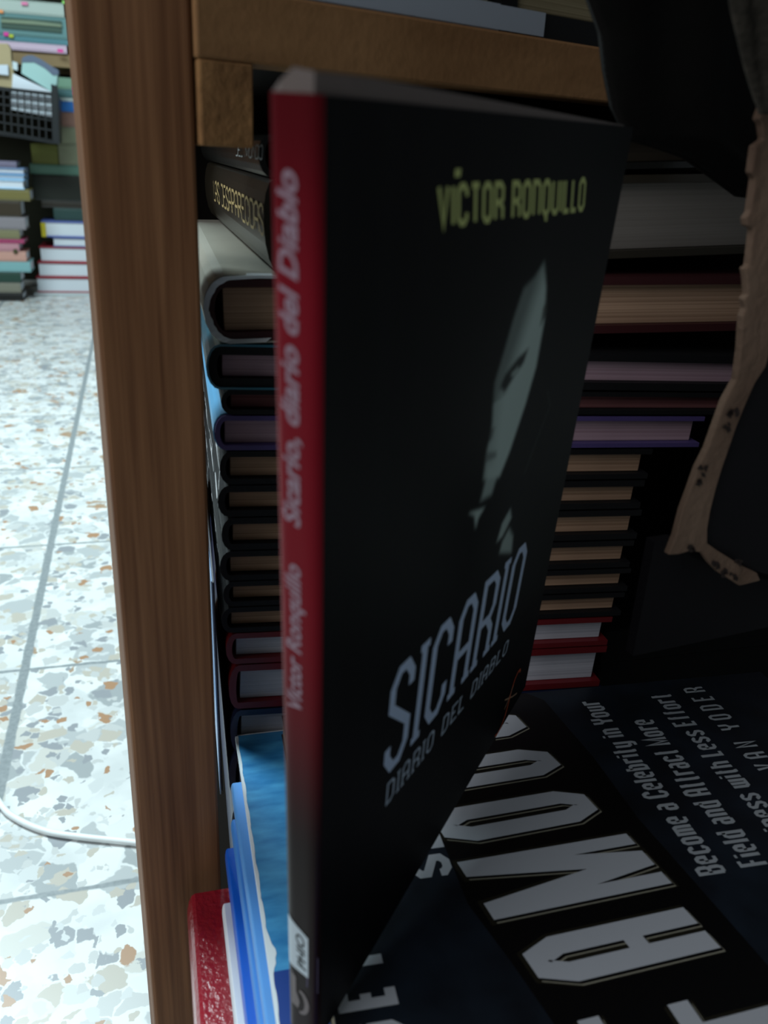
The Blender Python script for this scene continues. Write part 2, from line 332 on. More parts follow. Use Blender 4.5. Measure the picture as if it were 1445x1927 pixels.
# ================================================================== STACK OF BOOKS INSIDE THE RACK
SX, SY = -.063, .2919
prev = [None]
def stack(name, label, zl, zr, tp, cov, pg, w, board=.0022, e=0, g=0, az=76, rnd=.004, l=.225, grp='books in the stack inside the bookcase', over=.003):
    """zl/zr: height of the lower face at the left and right ends"""
    sl = (zr - zl) / .145
    if prev[0]:
        z0, s0, t0, w0 = prev[0]; ww = min(w, w0) + .004
        zl = max(zl, z0 + t0 + .0005); sl = max(sl, (z0 + s0 * ww + t0 + .0009 - zl) / ww)
    prev[0] = (zl, sl, tp, w)
    loc = Vector((SX, SY, 0)) + du(az) * e + du(az - 90) * g; loc.z = H0 + zl
    t = -math.atan(sl)
    return book(name, label, loc, az, w, l, tp, cov, pg, board, rnd, over, t, grp)
TEAL = mat('teal_glossy_jacket', (62, 120, 140), .25, .6, (40, 86, 104), (30, 12, 30), .6)
BRONZE = mat('brown_gloss_cover', (44, 38, 28), .3, .6)
BLK_GL = mat('black_gloss_cover', (24, 24, 22), .22, .7, (36, 36, 34), (20, 20, 20), .5, .3, 40)
CREAM = mat('cream_torn_jacket', (176, 172, 160), .35, .5, (150, 146, 132), (20, 10, 20), .6, .3, 60)
PURPLE = mat('purple_cover', (78, 66, 116), .45, .3)
MAROON = mat('maroon_cover', (60, 26, 28), .5, .3)
REDC = mat('red_cover', (104, 22, 28), .45, .4)
NAVY = mat('navy_cloth_cover', (34, 44, 78), .4, .5, (26, 32, 58), (40, 40, 40), .6, .3, 90)
# from the bottom upwards
zs = -.319
k = stack('hardcover_book', 'dark navy hardcover lying lowest in the stack beside the blue books', -.3140, -.3203, .0245, NAVY, PG_WHITE, .172, .0028, .0018)
k = stack('hardcover_book', 'navy rounded spine hardcover second lowest in the stack', -.2890, -.2953, .0245, NAVY, PG_WHITE, .172, .0028, .0024)
k = stack('hardcover_book', 'navy hardcover with a brown mark on its spine, third lowest in the stack', -.2640, -.2703, .0245, NAVY, PG_WHITE, .172, .0028, .0018)
k = stack('hardcover_book', 'dark blue hardcover just below the two red books in the stack', -.2390, -.2453, .0218, NAVY, PG_WHITE, .17, .0028, .0030)
k = stack('red_hardcover_book', 'red hardcover with white pages, the lower of the two red ones', -.2163, -.2226, .0213, REDC, PG_WHITE, .169, .0030, .0028)
k = stack('red_hardcover_book', 'red hardcover with white pages, directly under the black hardcovers', -.1943, -.2006, .0143, REDC, PG_WHITE, .170, .0024, .0022)
bz = [(a_, a_ - .0063, t_, b_) for a_, t_, b_ in ((-.1795, .0114, .0022), (-.1677, .0110, .0022), (-.1562, .0126, .0024), (-.1430, .0134, .0026), (-.1290, .0125, .0026), (-.1160, .0129, .0022))]
names = ['lowest black hardcover, resting on the red books', 'second lowest of the six black hardcovers in the stack', 'third lowest of the six black hardcovers in the stack',
         'third from top of the six black hardcovers in the stack', 'second from top of the six black hardcovers in the stack', 'top one of the six black hardcovers, under the purple book']
for q, ((zl, zr, t, bd), nm) in enumerate(zip(bz, names)):
    k = stack('black_hardcover_book', nm + ', with brown pages', zl, zr, t, BLACKM, PG_BROWN, .1755, bd, (q % 2) * .0010 + .0008)
    mb = MB(); rr = .004; y = .004
    while y < .21:      # slanting white title strokes running along the spine
        ln_ = random.uniform(.012, .03); a_ = random.uniform(.1, .5); b_ = a_ + random.uniform(.25, .4); sh = random.uniform(-.25, .25); vs = []
        for i in range(7):
            for v in (a_ + sh * i / 6, b_ + sh * i / 6):
                v = min(max(v, .03), .97); vs.append((rr * (1 - math.sqrt(1 - (2 * v - 1) ** 2)) - .0001, y + ln_ * i / 6, t * v))
        mb.add(vs, [(2 * i, 2 * i + 1, 2 * i + 3, 2 * i + 2) for i in range(6)]); y += ln_ * random.uniform(.7, 1.2)
    mb.build('spine_artwork', mat('white_spine_print', (214, 216, 220), .4, .4), k[0])
stack('purple_softcover_book', 'purple paperback with pinkish pages on top of the black hardcovers', -.1026, -.1089, .0130, PURPLE, PG_PINK, .198, .0018, .0005)
ushell(.0045, .2252, .0130, .0004, .004, .0006, .002).build('spine_wrap', mat('sky_blue_wrap', (96, 168, 214), .4, .5), bpy.data.objects['purple_softcover_book'])
stack('maroon_hardcover_book', 'thin dark book with maroon-tinted page edges above the purple book', -.0893, -.0956, .0091, BLACKM, PG_MAR, .212, .0018, .003)
k = stack('teal_jacket_book', 'book in a glossy teal jacket with pink page edges', -.0788, -.0851, .0143, BLACKM, PG_PINK, .232, .0030, -.001)
ushell(.075, .2255, .0143, .0008, .004, .0009, -.0008).build('dust_jacket', TEAL, k[0])
k, cv = stack('worn_hardcover_book', 'thick book with brown pages in a torn cream dust jacket', -.0630, -.0602, .0212, MAROON, PG_BROWN, .25, .0030, -.001, rnd=.007, az=75)
ushell(.06, .2255, .0215, .0007, .007, .0008, -.0003).build('dust_jacket', CREAM, k)
# torn white rim of the jacket
mb = MB(); pts = []
for i in range(23):
    a = math.pi * (i / 22); rr = .0105 + random.uniform(-.0008, .0008)
    x = .0075 - .0082 * math.sin(a); z = .01075 + .0112 * math.cos(a)
    pts.append((x, z))
pts = [(.06, .0219), (.03, .0222), (.016, .0224)] + pts + [(.02, -.0002)]
vs = []
for x, z in pts:
    j = random.uniform(0, .0022); vs += [(x, -.0006 - j, z), (x + .0002, .004, z), (x + .0016 + j * .4, -.0004, z - .0012 * (1 if z > .01 else -1))]
n3 = len(pts)
mb.add(vs, [(3 * i, 3 * i + 1, 3 * i + 4, 3 * i + 3) for i in range(n3 - 1)] + [(3 * i, 3 * i + 3, 3 * i + 5, 3 * i + 2) for i in range(n3 - 1)])
o = mb.build('torn_jacket_rim', mat('torn_white_paper', (232, 236, 238), .6, .3), k); o['label'] = 'ragged white torn edge of the dust jacket'
desa, cvB = stack('dark_gloss_book', 'thick glossy dark book with gold capital lettering on its spine', -.0395, -.0320, .0294, BRONZE, pages('grey_white_pages', (124, 118, 112), (116, 110, 104)), .25, .0028, .0195, 0, 73.5, .004, .25)
mund, cvA = stack('dark_gloss_book', 'glossy dark book with white spine lettering at the top of the stack', -.0100, -.0010, .0130, BLK_GL, pages('dark_page_edges', (52, 46, 38), (44, 38, 32)), .185, .0022, .0175, 0, 73.5, .004, .25)
GOLD = mat('pale_gold_print', (196, 170, 116), .5)
PALE = mat('pale_print', (190, 196, 196), .5)
# spine faces look towards local -x; reading runs from the far end (high y) to the near end (y=0)
def onspine(t, y0, ln_, z0, h, rr=.004):
    def f(u, v):
        z = z0 + h * v; q = (z - t / 2) / (t / 2); return Vector((rr * (1 - math.sqrt(max(0, 1 - q * q))) - .0004, y0 - ln_ * u, z))
    return f
lettering('spine_lettering', GOLD, desa, 'LAS DESAPARECIDAS', .19, .0105, .0011, .0015, onspine(.0305, .188, .19, .0115, .0105))
lettering('spine_lettering', PALE, mund, 'DEL MUNDO', .075, .0045, .0005, .001, onspine(.013, .063, .075, .0055, .0045))

# leaning thin paperback between post and stack, seen almost edge-on
ln = empty('thin_softcover_book', P(.0183, .300, -.262), 76); ln.matrix_world = ln.matrix_world @ Matrix.Rotation(-.008, 4, 'Y'); tag(ln, 'thin sky blue booklet standing edge-on between the wooden post and the book stack', 'book')
SKY = mat('sky_blue_print', (104, 160, 220), .4, .4, (196, 214, 236), (14, 30, 30), .35)
STRK = mat('black_white_streak_print', (16, 16, 20), .35, .5, (214, 216, 220), (10, 26, 60), .12, detail=1)
MB().box(.0004, .0010, .001, .150, .001, .104).build('page_block', PG_WHITE, ln)
MB().box(0, .0004, 0, .15, 0, .105).build('cover', SKY, ln)
MB().box(.0010, .0013, 0, .15, 0, .105).build('back_cover', BLACK, ln)

# ================================================================== PILE LYING IN FRONT (edges stepping to the left)
def flat(name, label, e0, gfar, ztop, t, w, l, cov, pg, board=.0006, rnd=.001, az=74, over=.0015, grp='books in the low pile under the big dark book'):
    return book(name, label, P(e0, gfar - l, ztop - t), az, w, l, t, cov, pg, board, rnd, over, 0, grp)
def water_mat():
    m = mat('water_blue_print', (26, 112, 176), .35, .5, (84, 172, 224), (60, 190, 60), .5, detail=6)
    n = m.node_tree.nodes; l = m.node_tree.links; b = n['Principled BSDF']
    tc = [x for x in n if x.type == 'TEX_COORD'][0]; rp = [x for x in n if x.type == 'VALTORGB'][0]
    s = n.new('ShaderNodeSeparateXYZ'); l.new(tc.outputs['Object'], s.inputs[0])
    g = n.new('ShaderNodeMath'); g.operation = 'LESS_THAN'; g.inputs[1].default_value = .0895; l.new(s.outputs[1], g.inputs[0])
    mx = n.new('ShaderNodeMix'); mx.data_type = 'RGBA'; l.new(g.outputs[0], mx.inputs[0]); l.new(rp.outputs[0], mx.inputs[6]); mx.inputs[7].default_value = lin((24, 62, 140))
    l.new(mx.outputs[2], b.inputs['Base Color']); return m
WATER = water_mat()
lb, cv = flat('blue_softcover_book', 'pale blue water-patterned paperback with a worn white edge, topmost of the low pile', .0232, .2985, -.2305, .0060, .15, .205, WATER, PG_WHITE, az=74.6)
mb = MB(); N = 120; L = .205; top = []
for i in range(N + 1):
    y = L * i / N; yy = i / N; wv = .0008 + .00018 * math.sin(i * .7) + .0002 * random.random() + (.0022 * max(0, 1 - abs(yy - .47) / .05) * random.uniform(.6, 1)); top.append((y, wv))
vs = [];
for y, wv in top: vs += [(-.0001, y, .0061), (wv, y, .00612), (-.0002, y, .0048)]
mb.add(vs, [(3 * i, 3 * i + 3, 3 * i + 4, 3 * i + 1) for i in range(N)] + [(3 * i, 3 * i + 2, 3 * i + 5, 3 * i + 3) for i in range(N)])
mb.add([(0, L + .0001, .0061), (.1, L + .0001, .0061), (.1, L - .0006, .00612), (0, L - .0006, .00612)], [(0, 1, 2, 3)])
o = mb.build('worn_edge', mat('bare_white_paper', (224, 232, 238), .7), lb); o['label'] = 'white scuffed edge of the blue cover'
LBLUE = mat('light_blue_card', (92, 158, 226), .45, .4); MBLUE = mat('mid_blue_card', (70, 140, 218), .45, .4); SBLUE = mat('bright_blue_cover', (8, 96, 205), .35, .5)
flat('light_blue_booklet', 'thin light blue booklet directly under the worn blue paperback', .0212, .2768, -.2370, .0065, .15, .19, LBLUE, PG_WHITE)
flat('light_blue_booklet', 'thin light blue booklet lying on the bright blue book', .0198, .2640, -.2440, .0080, .15, .19, MBLUE, PG_WHITE)
flat('bright_blue_book', 'bright saturated blue paperback on the white book in the low pile', .0168, .2580, -.2525, .0100, .15, .19, SBLUE, PG_WHITE)
flat('white_book', 'white-covered book between the bright blue and the red book', .0140, .2420, -.2635, .0095, .15, .18, PAPER_W, PG_WHITE)
REDL = mat('red_leatherette', (158, 20, 40), .28, .7, (136, 14, 32), (40, 40, 40), .6, .7, 420, coat=.4)
rb, cv = book('red_leatherette_book', 'glossy red textured hardcover at the bottom of the low pile, jutting past the post', P(.0012, .070, -.298), 74, .15, .1885, .0245, REDL, PG_WHITE, .0028, .0035, .003, 0, 'books in the low pile under the big dark book')
flat('black_book', 'black book under the red hardcover, just above the shelf', .03, .24, -.2985, .023, .15, .17, BLACKM, PG_WHITE)

# ================================================================== BIG DARK COVER BOOK LYING FLAT
FA = 76.5
ZT = -.2200; TH = .0104
FAMC = mat('dark_marbled_cover', (15, 19, 25), .42, .35, (30, 40, 52), (55, 55, 55), .55, detail=6)
fb = empty('large_softcover_book', P(.0315, .120, ZT - TH, FA), FA)
tag(fb, 'large dark blue paperback lying flat with big grey capital title letters', 'book')
W_, L_ = .229, .1765
MB().box(0, W_, 0, L_, TH - .0005, TH).build('cover', FAMC, fb, bevel=.0002)
MB().box(.0006, W_ - .0006, 0, L_ - .0006, .0005, TH - .0005).build('page_block', PG_YEL, fb)
MB().box(0, W_, 0, L_, 0, .0005).build('back_cover', FAMC, fb)
def fq(x, y, z=.0): return Vector((x / 1000 - .0315, y / 1000 - .120, TH + z))
def quadmap(bl, br, tl, tr, z):
    def f(u, v):
        x = (bl[0] * (1 - u) + br[0] * u) * (1 - v) + (tl[0] * (1 - u) + tr[0] * u) * v
        y = (bl[1] * (1 - u) + br[1] * u) * (1 - v) + (tl[1] * (1 - u) + tr[1] * u) * v
        return fq(x, y, z)
    return f
LET = mat('grey_white_print', (190, 196, 204), .55, .3); BLK = mat('black_print', (5, 5, 6), .4, .4); OLV = mat('olive_glow_print', (30, 28, 18), .5); RIM = mat('beige_rim_print', (150, 148, 132), .5)
band = [(167, 120), (163, 150), (157.4, 189), (153.5, 215), (152, 250), (147, 290), (141, 296.4), (72, 296.4), (75, 260), (79, 225), (79.8, 189), (86, 167), (91, 146), (97, 120.1)]
mb = MB(); vs = [fq(x, y, .00004) for x, y in band]; mb.add(vs, [tuple(range(len(vs)))]); mb.build('title_band', BLK, fb)
LQ = [('F', (161, 133.5), (159, 152.5), (99, 130), (97.5, 148.5)), ('A', (155.3, 160), (151.8, 176), (93, 156), (89.5, 172.2)), ('M', (150, 185.5), (145.3, 209), (86, 181.6), (81.3, 206.2)),
      ('O', (141.5, 218), (138, 234.5), (81, 213.7), (78, 230.8)), ('U', (138, 243.8), (133.5, 260), (77, 239.8), (73, 256)), ('S', (133, 269), (129.5, 285), (72, 265), (68, 281))]
for part, m, dz, dx, dy, sw in (('title_glow', OLV, .00008, 0, -.3, 9.6), ('title_rim', RIM, .00012, .75, -1.3, 6.9), ('title_inner_outline', BLK, .00016, .45, -.85, 6.9), ('title_letters', LET, .00020, 0, 0, 6.7)):
    mb = MB()
    for ch, bl, br, tl, tr in LQ:
        wd = math.dist(bl, br); ht = math.dist(bl, tl)
        f = quadmap(*[(q[0] + dx, q[1] + dy) for q in (bl, br, tl, tr)], dz)
        if ch == 'M':
            ex = (sw - 6.7) / 2 / wd; ey = ex * .4; st = .22
            for kk, pg4 in enumerate((((-ex, 0), (st + ex, 0), (st + ex, 1), (-ex, 1)), ((1 - st - ex, 0), (1 + ex, 0), (1 + ex, 1), (1 - st - ex, 1)), ((-ex, 1), (.27 + ex, 1), (.64 + ex, 0), (.36 - ex, 0)), ((.73 - ex, 1), (1 + ex, 1), (.64 + ex, 0), (.36 - ex, 0)))):
                mb.add([f(a_, b_ + (ey if b_ else -ey)) + Vector((0, 0, kk * 1.2e-5)) for a_, b_ in pg4], [(0, 1, 2, 3)])
            continue
        for pi, pl in enumerate(GL[ch][0]):
            cen = 6.7; q = [(cen / 2 + a * (wd - cen), cen / 2 + b * (ht - cen)) for a, b in pl]
            V, F = thick(q, sw); mb.add([f(v[0] / wd, v[1] / ht) + Vector((0, 0, pi * 1.2e-5)) for v in V], F)
            for vi, (qx, qy) in enumerate(q[1:-1] if q[0] != q[-1] else q[:-1]):     # rounded joins
                rr_ = sw / 2 * .97; mb.add([f((qx + rr_ * math.cos(a_ * math.pi / 6)) / wd, (qy + rr_ * math.sin(a_ * math.pi / 6)) / ht) + Vector((0, 0, 2.4e-5 + vi * 1e-6)) for a_ in range(12)], [tuple(range(12))])
    mb.build(part, m, fb)
def line(name, txt, e0, e1, g0, g1, sw=.95, gap=1.1, m=LET):
    lettering(name, m, fb, txt, g1 - g0, e1 - e0, sw, gap, quadmap((e1, g0), (e1, g1), (e0, g0), (e0, g1), .0002))
SUB = mat('subtitle_print', (170, 178, 184), .55)
line('small_title', 'GET', 33, 50, 147, 178, 3.2, 4.2); line('small_title', 'SLIGHTLY', 65, 79, 201.5, 286, 3.0, 2.6)
line('subtitle', 'Become a Celebrity in Your', 160.8, 171.5, 186.5, 286, 1.4, .8, SUB); line('subtitle', 'Field and Attract More', 177.3, 188.6, 187.5, 270, 1.4, .8, SUB)
line('subtitle', 'Business with Less Effort', 195.8, 206.4, 187.5, 286.2, 1.4, .8, SUB); line('author_name', 'STEVEN VAN YODER', 214.3, 224.8, 186, 289, 1.2, 3.2, SUB)

# ================================================================== THE STANDING BOOK WITH THE RED SPINE
NT, NB, FT, FB = [Vector(q) + Vector((0, 0, H0)) for q in ((-.0116, .1354, .0072), (-.0094, .1527, -.2165), (.0620, .2542, .0095), (.0598, .2860, -.1929))]
NL = Vector((-.8498, .5261, .0324)); TS = .0098
sb = empty('red_spined_softcover_book', (NB + FB) / 2 + NL * .004, 90)
tag(sb, 'black paperback with a red spine standing upright, a half-lit face on its cover', 'book')
sinv = sb.matrix_world.inverted()
def SP(u, v, n=0): return sinv @ (((NB * (1 - u) + FB * u) * (1 - v) + (NT * (1 - u) + FT * u) * v) + NL * n)
UD = (FT - NT).normalized()
def SPINE(s, v, lift=0):
    """s 0 = back edge (left), 1 = front edge"""
    bulge = .0018 * (1 - abs(2 * s - 1) ** 4) ** .6 + lift
    p = (NB * (1 - v) + NT * v) + NL * (TS * (1 - s)) - UD * bulge; return sinv @ p
def cover_art_mat(name, rough=.5):
    m = bpy.data.materials.new(name); m.use_nodes = True; n = m.node_tree.nodes; l = m.node_tree.links; b = n['Principled BSDF']
    a = n.new('ShaderNodeVertexColor'); a.layer_name = 'print'; l.new(a.outputs[0], b.inputs['Base Color']); b.inputs['Roughness'].default_value = rough; b.inputs['Specular IOR Level'].default_value = .12 if 'spine' not in name else .07; return m
def inside(p, poly):
    c = False; j = len(poly) - 1
    for i in range(len(poly)):
        (xi, yi), (xj, yj) = poly[i], poly[j]
        if (yi > p[1]) != (yj > p[1]) and p[0] < (xj - xi) * (p[1] - yi) / (yj - yi) + xi: c = not c
        j = i
    return c
def sdist(p, poly):
    """signed distance in mm-like units (u*145, v*221); positive inside"""
    px, py = p[0] * 145, p[1] * 221; d = 1e9; n = len(poly)
    for i in range(n):
        ax, ay = poly[i][0] * 145, poly[i][1] * 221; bx, by = poly[(i + 1) % n][0] * 145, poly[(i + 1) % n][1] * 221
        dx, dy = bx - ax, by - ay; t = max(0, min(1, ((px - ax) * dx + (py - ay) * dy) / (dx * dx + dy * dy + 1e-9)))
        d = min(d, math.hypot(px - ax - t * dx, py - ay - t * dy))
    return d if inside(p, poly) else -d
def sm(x, a, b): t = max(0, min(1, (x - a) / (b - a))); return t * t * (3 - 2 * t)
face = [(.6473,.8532),(.6765,.8184),(.6921,.7775),(.6849,.7165),(.6575,.6712),(.6093,.6154),(.5731,.587),(.5308,.595),(.4933,.6046),(.4947,.6427),(.5045,.6744),(.4952,.7155),(.4944,.7283),(.5189,.7618),(.5408,.7956),(.569,.8285),(.6096,.8369)]
brow = [(.6330,.7500),(.5863,.7443),(.5362,.7308),(.5200,.7180),(.5450,.7060),(.5750,.7180),(.6176,.7320)]
eye = [(.560,.7262),(.590,.7320),(.598,.7270),(.575,.7215)]
shade = [(.48,.80),(.55,.84),(.555,.79),(.545,.75),(.52,.73),(.50,.70),(.505,.66),(.48,.64)]
ear = [(.6869,.8045),(.6950,.7843),(.6719,.7700),(.6735,.7929)]
chin = [(.5153,.6167),(.5662,.6038),(.5435,.5725),(.4965,.577)]
collar = [(.4498,.5738),(.5179,.5611),(.4936,.5534),(.4869,.5404),(.475,.562)]
hand = [(.6528,.5181),(.6665,.4995),(.6295,.4819),(.6037,.4821),(.6191,.5063)]
hand2 = [(.6631,.4835),(.6927,.4603),(.6976,.4315),(.627,.4569),(.6337,.4718)]
mouth = [(.50,.640),(.54,.632),(.545,.624),(.50,.628)]
nose = [(.492,.672),(.52,.668),(.515,.655),(.49,.652)]
lapel = [(.7640,.6692),(.7931,.6399),(.7381,.5918),(.7015,.5562),(.7055,.556),(.741,.59),(.7965,.6400),(.766,.6700)]
LIT = Vector(lin((186, 204, 198))[:3]); DIM = Vector(lin((70, 76, 72))[:3]); BASEC = Vector(lin((9, 9, 11))[:3])
NU, NV = 190, 290
vs = []; cols = []
for j in range(NV + 1):
    for i in range(NU + 1):
        u, v = i / NU, j / NV; vs.append(SP(u, v)); c = BASEC.copy()
        if .42 < u < .82 and .40 < v < .88:
            p = (u, v); f = sm(sdist(p, face), -.6, 1.6)
            if f > 0:
                left = sm(u - (.50 + .13 * max(0, (v - .70) / .15)), -.01, .07)
                g = f * (.35 + .65 * left) if v > .70 else f * (.75 + .25 * sm(u, .50, .56))
                c = BASEC.lerp(LIT, g)
                c = c.lerp(BASEC, .93 * sm(sdist(p, brow), -.6, 1.0)); c = c.lerp(LIT, .7 * sm(sdist(p, eye), -.4, .5))
                c = c.lerp(BASEC, .55 * sm(sdist(p, mouth), -.8, .6)); c = c.lerp(BASEC, .6 * sm(sdist(p, nose), -.8, .6))
            for poly, col, k_, s_ in ((ear, DIM, .9, .6), (chin, LIT, .7, 1.3), (collar, LIT, .9, .7), (hand, LIT, .8, .9), (hand2, LIT, .75, 1.2), (lapel, DIM, .8, .3)):
                q = sm(sdist(p, poly), -s_, s_)
                if q > 0: c = c.lerp(col, q * k_)
        if u < .5:   # very faint grey stripes, fading away from the hinge
            c = c + Vector((.0012, .0014, .0014)) * max(0, math.sin(u * 60)) * (1 - u * 2)
        cols.append((c.x, c.y, c.z, 1))
fs = [(j * (NU + 1) + i, j * (NU + 1) + i + 1, (j + 1) * (NU + 1) + i + 1, (j + 1) * (NU + 1) + i) for j in range(NV) for i in range(NU)]
me = bpy.data.meshes.new('front_cover'); me.from_pydata(vs, [], fs); me.materials.append(cover_art_mat('cover_print'))
ca = me.color_attributes.new('print', 'FLOAT_COLOR', 'POINT')
for i, c in enumerate(cols): ca.data[i].color = c
o = bpy.data.objects.new('front_cover', me); C.objects.link(o); o.parent = sb
# spine: printed red running to near black towards head and foot
vs = []; cols = []; NS, NW = 24, 120
RED = Vector(lin((118, 17, 30))[:3]); BRN = Vector(lin((62, 30, 24))[:3]); BK2 = Vector(lin((26, 13, 12))[:3])
for j in range(NW + 1):
    v = j / NW
    k1 = sm(v, .30, .62); k2 = 1 - sm(v, .86, 1.0) * .55
    c = BK2.lerp(RED, k1 * k2)
    if v < .12: c = BK2.lerp(Vector(lin((34, 22, 26))[:3]), 1 - v / .12)
    for i in range(NS + 1):
        s = i / NS; vs.append(SPINE(s, v)); cols.append((*c, 1))
fs = [(j * (NS + 1) + i, j * (NS + 1) + i + 1, (j + 1) * (NS + 1) + i + 1, (j + 1) * (NS + 1) + i) for j in range(NW) for i in range(NS)]
me = bpy.data.meshes.new('spine'); me.from_pydata(vs, [], fs); me.materials.append(cover_art_mat('spine_print', .3))
ca = me.color_attributes.new('print', 'FLOAT_COLOR', 'POINT')
for i, c in enumerate(cols): ca.data[i].color = c
for p in me.polygons: p.use_smooth = True
o = bpy.data.objects.new('spine', me); C.objects.link(o); o.parent = sb
def slab(name, m, u0, u1, v0, v1, n0, n1, N=16):
    vs = [SP(u0 + (u1 - u0) * i / N, v0 + (v1 - v0) * j / N, n) for n in (n0, n1) for j in range(N + 1) for i in range(N + 1)]
    K = (N + 1) ** 2; M = N + 1; fs = []
    for j in range(N):
        for i in range(N):
            a = j * M + i; fs += [(a, a + 1, a + M + 1, a + M), (K + a, K + a + M, K + a + M + 1, K + a + 1)]
    for i in range(N):
        fs += [(i, K + i, K + i + 1, i + 1), (N * M + i, N * M + i + 1, K + N * M + i + 1, K + N * M + i),
               (i * M, (i + 1) * M, K + (i + 1) * M, K + i * M), (i * M + N, K + i * M + N, K + (i + 1) * M + N, (i + 1) * M + N)]
    return MB().add(vs, fs).build(name, m, sb)
slab('page_block', PG_YEL, .004, .995, .004, .996, .0005, TS - .0005)
slab('back_cover', BLACK, 0, 1, 0, 1, TS - .0004, TS)
slab('cover_lining', PAPER_W, 0.001, 1, 0.001, .999, .0002, .0004)
# plastic film sticking up over the head of the book
FILM = mat('cloudy_plastic_film', (108, 96, 92), .4, .3)
mb = MB(); prof = [(SPINE(0, .9995), .0002), (SPINE(.3, .9995), .0016), (SPINE(.55, .9995), .0034), (SPINE(.9, .9995), .0030), (SP(.05, .9995, .0003), .0031)] + [(SP(q / 20, .9995, .0003), .0031 * (1 - q / 20) + .0003) for q in range(2, 20)]
vs = []
for p, h in prof: vs += [p, p + Vector((0, 0, h)), p + Vector((0, 0, -.0012)) - Vector((0, .0002, 0))]
mb.add(vs, [(3 * i, 3 * i + 3, 3 * i + 4, 3 * i + 1) for i in range(len(prof) - 1)])
o = mb.build('plastic_film', FILM, sb); md = o.modifiers.new('thickness', 'SOLIDIFY'); md.thickness = .0002; o['label'] = 'cloudy plastic film sticking up above the cover'
# lettering on cover
def cq(bl, br, tl, tr, n=-.00015):
    def f(u, v):
        x = (bl[0] * (1 - u) + br[0] * u) * (1 - v) + (tl[0] * (1 - u) + tr[0] * u) * v
        y = (bl[1] * (1 - u) + br[1] * u) * (1 - v) + (tl[1] * (1 - u) + tr[1] * u) * v
        return SP(x, y, n)
    return f
YG = mat('yellow_green_print', (200, 208, 130), .5); LBL = mat('pale_blue_print', (200, 218, 246), .5); ORG = mat('orange_print', (220, 100, 60), .5); GRY = mat('grey_blue_print', (190, 204, 220), .5)
vq = cq((.2522, .9057), (.8032, .9004), (.2438, .9429), (.7874, .9410))
GL['#'] = GL['n2']
lettering('author_name', YG, sb, 'VICTOR RO#QUILLO', 80, 8.6, 1.35, .85, vq)
mb = MB(); mb.add([vq(u, v) for u, v in ((.085, 1.12), (.115, 1.12), (.12, 1.3), (.09, 1.3))], [(0, 1, 2, 3)]); mb.build('accent_mark', YG, sb)
sq = cq((.185, .3006), (.7843, .2716), (.2016, .4482), (.8031, .4198))
lettering('title_letters', LBL, sb, 'SICARIO', 88, 33, 2.9, 3.3, sq, serif=2.5)
dq = cq((.2023, .2488), (.7689, .2101), (.2054, .284), (.775, .2381))
lettering('subtitle', GRY, sb, 'DIARIO DEL DIABLO', 84, 7.2, .85, 1.7, dq, serif=.95)
def stroke(name, m, paths, w):
    mb = MB()
    for pth in paths:
        V, F = thick([(a * 145, b * 221) for a, b in pth], w); mb.add([SP(v[0] / 145, v[1] / 221, -.0002) for v in V], F)
    return mb.build(name, m, sb)
stroke('series_emblem', ORG, [[(.915, .088), (.9093, .0965), (.8950, .0985), (.8760, .0900), (.8639, .0700), (.8553, .0447), (.845, .022), (.825, .008), (.800, .006), (.785, .012)]], 1.1)
stroke('series_emblem_cross', mat('pale_orange_print', (200, 160, 130), .5), [[(.8744, .0781), (.852, .060), (.8296, .0477)], [(.8199, .0762), (.8842, .046), (.920, .032)]], .7)
# lettering on spine (reads upwards)
SPT = mat('greyed_pink_print', (150, 126, 140), .5)
def spm(v0, v1, s0=.62, s1=.27): return lambda a, b: SPINE(s0 + (s1 - s0) * b, v0 + (v1 - v0) * a, .00012)
font_text('spine_lettering', SPT, sb, 'Víctor Ronquillo', spm(.4908, .6456, .60, .24), .022, .25)
font_text('spine_title', SPT, sb, 'Sicario, diario del Diablo', spm(.6818, .9534, .60, .22), .026, .3)
# sticker and emblem near the foot
mb = MB(); NN = 10; vs = []
for i in range(NN + 1):
    s = -.0 + .74 * i / NN; vs += [SPINE(s, .200 - .028 * s, .00015), SPINE(s, .118 - .008 * s, .00015)]
mb.add(vs, [(2 * i, 2 * i + 1, 2 * i + 3, 2 * i + 2) for i in range(NN)]); st = mb.build('price_sticker', mat('sticker_paper', (200, 214, 222), .6), sb); st['label'] = 'small white sticker near the foot of the spine'
font_text('sticker_writing', mat('pen_ink', (30, 40, 40), .6), st, 'PHIO', lambda a, b: SPINE(.62 - .26 * b + .06 * (1 - a), .122 + .056 * a, .00028), .01, .2)
mb = MB(); mb.add([SPINE(s, v, .0001) for s, v in ((.70, .145), (.97, .150), (.97, .088), (.68, .095))], [(0, 1, 2, 3)]); mb.build('tape_patch', mat('lilac_tape', (74, 68, 100), .4), sb)
mb = MB(); mb.add([SPINE(s, v, .00016) for s, v in ((.18, .105), (.34, .100), (.34, .075), (.46, .060), (.40, .046), (.18, .048))], [(0, 1, 2, 3, 4, 5)])
arc = [(.46 + .30 * math.sin(a), .060 + .022 * math.cos(a)) for a in [k * math.pi / 10 for k in range(11)]]; arc2 = [(.44 + .18 * math.sin(a), .060 + .017 * math.cos(a)) for a in [k * math.pi / 10 for k in range(11)]]
vs = []
for a, b in zip(arc, arc2): vs += [SPINE(*a, .00016), SPINE(*b, .00016)]
mb.add(vs, [(2 * i, 2 * i + 1, 2 * i + 3, 2 * i + 2) for i in range(10)]); mb.build('publisher_emblem', mat('emblem_grey', (120, 112, 112), .5), sb)

